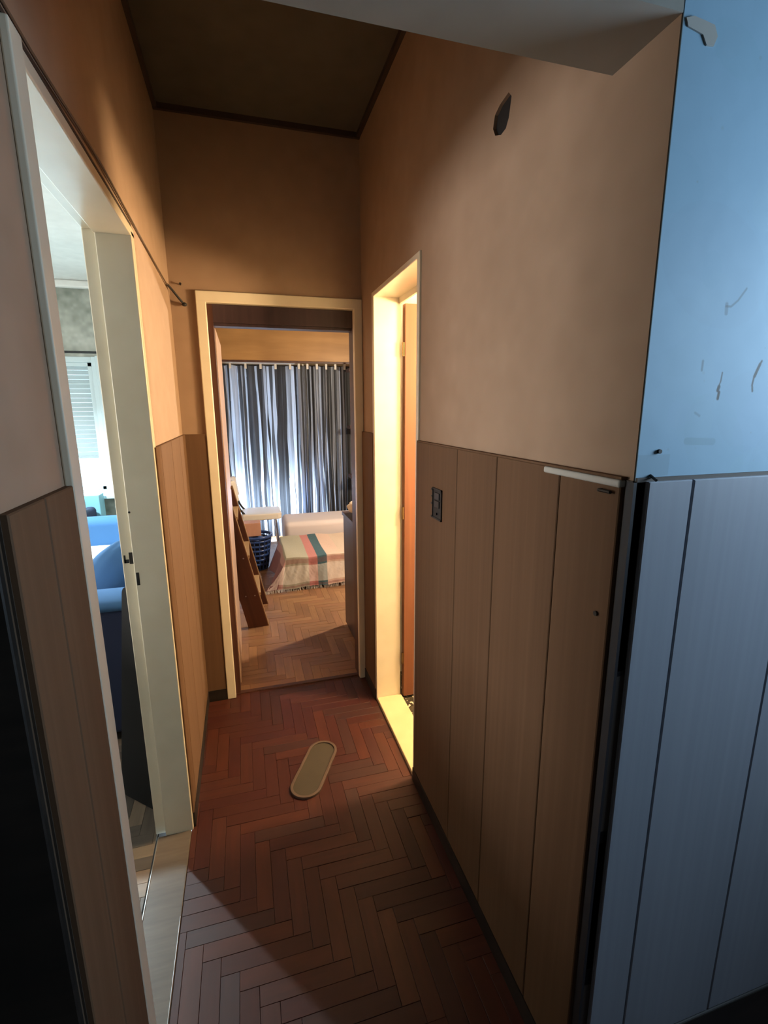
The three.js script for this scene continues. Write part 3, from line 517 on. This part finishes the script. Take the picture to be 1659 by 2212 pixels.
// low mattress under a plaid blanket, and the bed behind it
{
  const t = thing('mattress', 'low mattress on the floor hidden under the plaid blanket', 'mattress');
  part('mattress_body', rbx(0.30, 1.45, 0.03, 0.255, -4.63, -3.98, 0.05, 4), M({ color: rgb(0.5, 0.45, 0.42), roughness: 0.9 }), t);
  part('mattress_base', rbx(0.30, 1.45, 0.0, 0.05, -4.66, -3.96, 0.008), darkWood, t);
  const W = 512, H = 512, cv = document.createElement('canvas'); cv.width = W; cv.height = H; const c = cv.getContext('2d');
  // across: s metres -0.28..1.17, along: t metres 0..0.98
  const S = (s) => (s + 0.28) / 1.45 * W, T = (q) => q / 0.98 * H;
  const bands = [[-0.28, -0.10, '#8b6265'], [-0.10, -0.04, '#b9938c'], [-0.04, 0.18, '#aaa694'], [0.18, 0.255, '#bb7c78'], [0.255, 0.335, '#43606a'], [0.335, 0.46, '#d3b6a6'], [0.46, 0.62, '#cbb6a4'], [0.62, 0.72, '#bb7c78'], [0.72, 0.80, '#43606a'], [0.80, 1.17, '#cdbba8']];
  for (const [a, b, k] of bands) { c.fillStyle = k; c.fillRect(S(a), 0, S(b) - S(a) + 1, H); }
  c.fillStyle = 'rgba(150,80,80,0.3)'; c.fillRect(0, T(0.735), W, T(0.775) - T(0.735)); c.fillStyle = 'rgba(240,236,228,0.6)'; c.fillRect(0, T(0.79), W, T(0.94) - T(0.79)); c.fillStyle = 'rgba(140,90,90,0.4)'; c.fillRect(0, T(0.955), W, 9);
  for (let i = 0; i < 9000; i++) { c.fillStyle = rnd() < 0.5 ? 'rgba(30,20,20,0.06)' : 'rgba(255,250,240,0.06)'; c.fillRect(rr(0, W), rr(0, H), 1.2, rr(1, 5)); }
  const tx = new THREE.CanvasTexture(cv); tx.colorSpace = THREE.SRGBColorSpace; tx.flipY = false;
  const nu = 130, nv = 110, pos = [], uv = [], idx = [], bl = thing('plaid_blanket', 'fringed plaid blanket in cream, pink and teal draped over the low mattress', 'blanket');
  for (let j = 0; j <= nv; j++) for (let i = 0; i <= nu; i++) {
    const s = -0.28 + 1.45 * i / nu, q = 0.98 * j / nv, D = 0.70;
    const dx = Math.max(0, -s), dz = Math.max(0, q - D);
    const soft = (d) => (d < 0.04 ? d * d / 0.08 : d - 0.02);
    let drop = Math.max(soft(dx), soft(dz)); const y = Math.max(0.018, 0.285 - drop + 0.006 * Math.sin(7 * s + 5 * q) + 0.004 * Math.sin(23 * s - 9 * q));
    const wr = Math.min(1, dz / 0.10);
    pos.push(0.285 + Math.max(0, s) - 0.36 * dx - 0.10 * Math.min(dx, 1) * Math.sin(14 * q) - (dz > 0 && s < 0.15 ? 0.25 * dz * (0.15 - s) / 0.43 : 0), y, -4.64 + Math.min(q, D) + 0.10 * dz + wr * (0.03 * (fbm(i / nu + 0.25 * q, q, 34, 5, 61, 3) - 0.5)) + 0.05 * dx);
    uv.push(i / nu, j / nv);
  }
  for (let j = 0; j < nv; j++) for (let i = 0; i < nu; i++) { const k = j * (nu + 1) + i; idx.push(k, k + nu + 1, k + nu + 2, k, k + nu + 2, k + 1); }
  const g = new THREE.BufferGeometry(); g.setAttribute('position', new THREE.Float32BufferAttribute(pos, 3)); g.setAttribute('uv', new THREE.Float32BufferAttribute(uv, 2)); g.setIndex(idx); g.computeVertexNormals();
  part('cloth', g, M({ map: tx, roughness: 0.95, side: THREE.DoubleSide }), bl);
  const fr = []; for (let i = 0; i < 120; i++) { const k = (nv * (nu + 1) + Math.floor(i / 120 * nu)) * 3; const x = pos[k], y = pos[k + 1], z = pos[k + 2]; fr.push(rod([x, y, z], [x + rr(-0.006, 0.006), Math.max(0.004, y - 0.02), z + rr(0.012, 0.03)], 0.0016, 5)); }
  part('fringe', fr, M({ color: rgb(0.62, 0.55, 0.46), roughness: 0.9 }), bl).userData.kind = 'stuff';
  const b2 = thing('bed', 'bed with a pinkish white sheet standing against the curtain', 'bed');
  part('frame', [rbx(0.34, 1.75, 0.0, 0.13, -5.18, -4.72, 0.008)], darkWood, b2);
  part('sheet', rbx(0.34, 1.75, 0.12, 0.40, -5.18, -4.72, 0.05, 5), M({ color: rgb(0.64, 0.57, 0.57), roughness: 0.9 }), b2);
}
{ // chest by the door with a cloth on it
  const t = thing('wooden_chest', 'dark reddish wooden chest with a cream cloth on top inside the bedroom', 'chest');
  part('carcass', rbx(0.617, 0.90, 0.02, 0.795, -3.15, -2.57, 0.004), purpleWood, t);
  part('top', rbx(0.609, 0.91, 0.795, 0.82, -3.16, -2.565, 0.004), purpleWood, t);
  for (const y of [0.06, 0.31, 0.56]) part('drawer', rbx(0.63, 0.89, y, y + 0.22, -3.158, -3.145, 0.003), purpleWood, t);
  const cl = lump(0.14, 0.05, 0.16, 2.1, 0.10); cl.translate(0.755, 0.8785, -2.98);
  single('folded_cloth', 'crumpled cream cloth lying on the dark chest', 'cloth', cl, M({ color: rgb(0.66, 0.57, 0.45), roughness: 0.95 }));
}
{ // shelf at the edge of the doorway view
  const t = thing('shelf_unit', 'pale upright shelf unit with dark boards beside the bunched curtain', 'shelf');
  part('side_panel', bx(1.155, 1.175, 0.0, 1.95, -5.35, -5.22), M({ color: rgb(0.55, 0.55, 0.52), roughness: 0.5 }), t);
  part('side_panel', bx(1.68, 1.70, 0.0, 1.95, -5.35, -5.22), M({ color: rgb(0.55, 0.55, 0.52), roughness: 0.5 }), t);
  for (const y of [0.76, 1.30, 1.90]) part('shelf', rbx(1.118, 1.72, y - 0.02, y + 0.015, -5.37, -5.2, 0.004), darkWood, t);
}
{ // fringed mat
  const t = thing('fringed_mat', 'small reddish woven mat with a pale fringe on the bedroom floor behind the stepladder', 'mat');
  part('weave', rbx(-0.26, 0.045, 0.001, 0.011, -4.46, -3.82, 0.003), M({ map: scaled(dataTex(128, 128, (u, v) => mixc([0.30, 0.13, 0.14], [0.55, 0.30, 0.30], vnoise(u, v, 30, 12, 4))), 3, 3), roughness: 1 }), t);
  const f = []; for (let i = 0; i < 60; i++) { const z = -4.45 + i * 0.0105; f.push(rod([0.04, 0.008, z], [0.075 + rr(-0.01, 0.012), 0.004, z + rr(-0.006, 0.006)], 0.0028, 5)); }
  part('fringe', f, M({ color: rgb(0.72, 0.58, 0.56), roughness: 1 }), t).userData.kind = 'stuff';
}

// ---------------------------------------------------------------- things in the living room
const blueFabric = M({ color: rgb(0.04, 0.13, 0.29), roughness: 0.9 });
const navy = M({ color: rgb(0.014, 0.024, 0.065), roughness: 0.9 });
{
  const t = thing('sofa', 'blue upholstered sofa with a white covered seat seen through the side doorway', 'sofa');
  const arm = part('arm', rbx(-1.34, -0.52, 0.05, 0.655, -2.36, -2.21, 0.03, 4), navy, t);
  part('arm_pad', new THREE.CylinderGeometry(0.1, 0.1, 0.84, 32).rotateZ(Math.PI / 2).scale(1, 0.42, 1).translate(-0.93, 0.672, -2.285), blueFabric, arm);
  part('arm', [rbx(-1.32, -0.52, 0.05, 0.66, -4.36, -4.2, 0.06, 5)], blueFabric, t);
  part('backrest', rbx(-0.66, -0.48, 0.05, 0.78, -4.18, -2.78, 0.05, 4), blueFabric, t);
  part('base', rbx(-1.28, -0.5, 0.06, 0.30, -4.3, -2.3, 0.02, 3), navy, t);
  part('seat', rbx(-1.3, -0.62, 0.28, 0.45, -4.2, -2.35, 0.04, 4), M({ color: rgb(0.78, 0.8, 0.8), roughness: 0.95 }), t, 'white cover over the seat');
  for (const [x, z] of [[-1.25, -2.25], [-0.55, -2.25], [-1.25, -4.3], [-0.55, -4.3]]) part('leg', rod([x, 0, z], [x, 0.06, z], 0.022), black, t);
}
{ const c = lump(0.125, 0.225, 0.06, 0.6, 0.03); c.rotateX(0.18); c.rotateZ(-0.72); single('cushion', 'plump blue cushion leaning at the near end of the white sofa seat', 'cushion', c.translate(-0.625, 0.72, -2.50), blueFabric); }
{ // low cabinet behind the near wall of the living room, out of sight from the hall
  const t = thing('low_cabinet', 'plain dark wooden cabinet standing across from the living room doorway', 'cabinet');
  part('carcass', rbx(-1.62, -1.28, 0.06, 0.84, -2.0, -0.78, 0.004), darkWood, t); part('plinth', bx(-1.6, -1.3, 0, 0.06, -1.98, -0.8), black, t);
  for (const z of [-1.99, -1.39]) part('door', rbx(-1.28, -1.266, 0.08, 0.82, z, z + 0.59, 0.003), darkWood, t);
}
{ // armchair and box under the window
  const t = thing('armchair', 'dark blue armchair beyond the sofa near the bright window', 'armchair', [-1.75, 0, -5.0]);
  part('backrest', rbx(-0.3, 0.29, 0.3, 0.70, -0.1, 0.04, 0.05, 4), navy, t); part('seat', rbx(-0.3, 0.29, 0.12, 0.42, -0.36, 0.0, 0.05, 4), navy, t);
  part('arm', rbx(-0.36, -0.26, 0.12, 0.56, -0.36, 0.04, 0.04, 4), navy, t); part('arm', rbx(0.2, 0.3, 0.12, 0.56, -0.36, 0.04, 0.04, 4), navy, t);
  for (const [x, z] of [[-0.28, -0.32], [0.26, -0.32], [-0.28, 0], [0.26, 0]]) part('leg', rod([x, 0, z], [x, 0.13, z], 0.018), black, t);
}
single('storage_box', 'pale blue square box standing under the living room window', 'box', rbx(-1.63, -1.43, 0.0, 0.66, -5.58, -5.40, 0.008), M({ color: rgb(0.2, 0.42, 0.5), roughness: 0.5 }));
single('curtain_rod', 'thin dark rail on the wall over the living room window', 'curtain rail', [rod([-3.8, 2.055, -5.64], [-1.2, 2.055, -5.64], 0.011), rod([-1.25, 2.055, -5.7], [-1.25, 2.055, -5.64], 0.008)], black);
{ // black board with rounded corners leaning behind the post
  const t = thing('leaning_board', 'black board with rounded corners and a pale edge leaning behind the door post', 'board', [-0.545, 0, -1.895]);
  const outline = (e) => { const h = 0.9, w = 0.2 + e, k = 0.184, r = 0.03, c = new THREE.Shape(); c.moveTo(r - e, -e); c.lineTo(w, -e); c.lineTo(w, h + e); c.lineTo(k * h + 0.03, h + e); c.quadraticCurveTo(k * h - e, h + e, k * h - 0.006 - e, h - 0.03); c.lineTo(k * 0.03 - e, 0.03); c.quadraticCurveTo(-e, -e, r - e, -e); return c; };
  part('panel', uvMetres(new THREE.ExtrudeGeometry(outline(0), { depth: 0.016, bevelEnabled: false })), M({ color: rgb(0.006, 0.006, 0.007), roughness: 0.95 }), t);
  part('edge_band', uvMetres(new THREE.ExtrudeGeometry(outline(0.004), { depth: 0.006, bevelEnabled: false }).translate(0, 0, -0.005)), M({ color: rgb(0.55, 0.52, 0.48), roughness: 0.5 }), t);
  t.rotation.order = 'YXZ'; t.rotation.set(0, -0.75, 0);
  t.position.y = 0.005;
}

scene.traverse((o) => { if (o.isMesh) { o.castShadow = true; o.receiveShadow = true; } if (o.isPointLight) o.castShadow = true; });
renderer.render(scene, camera);
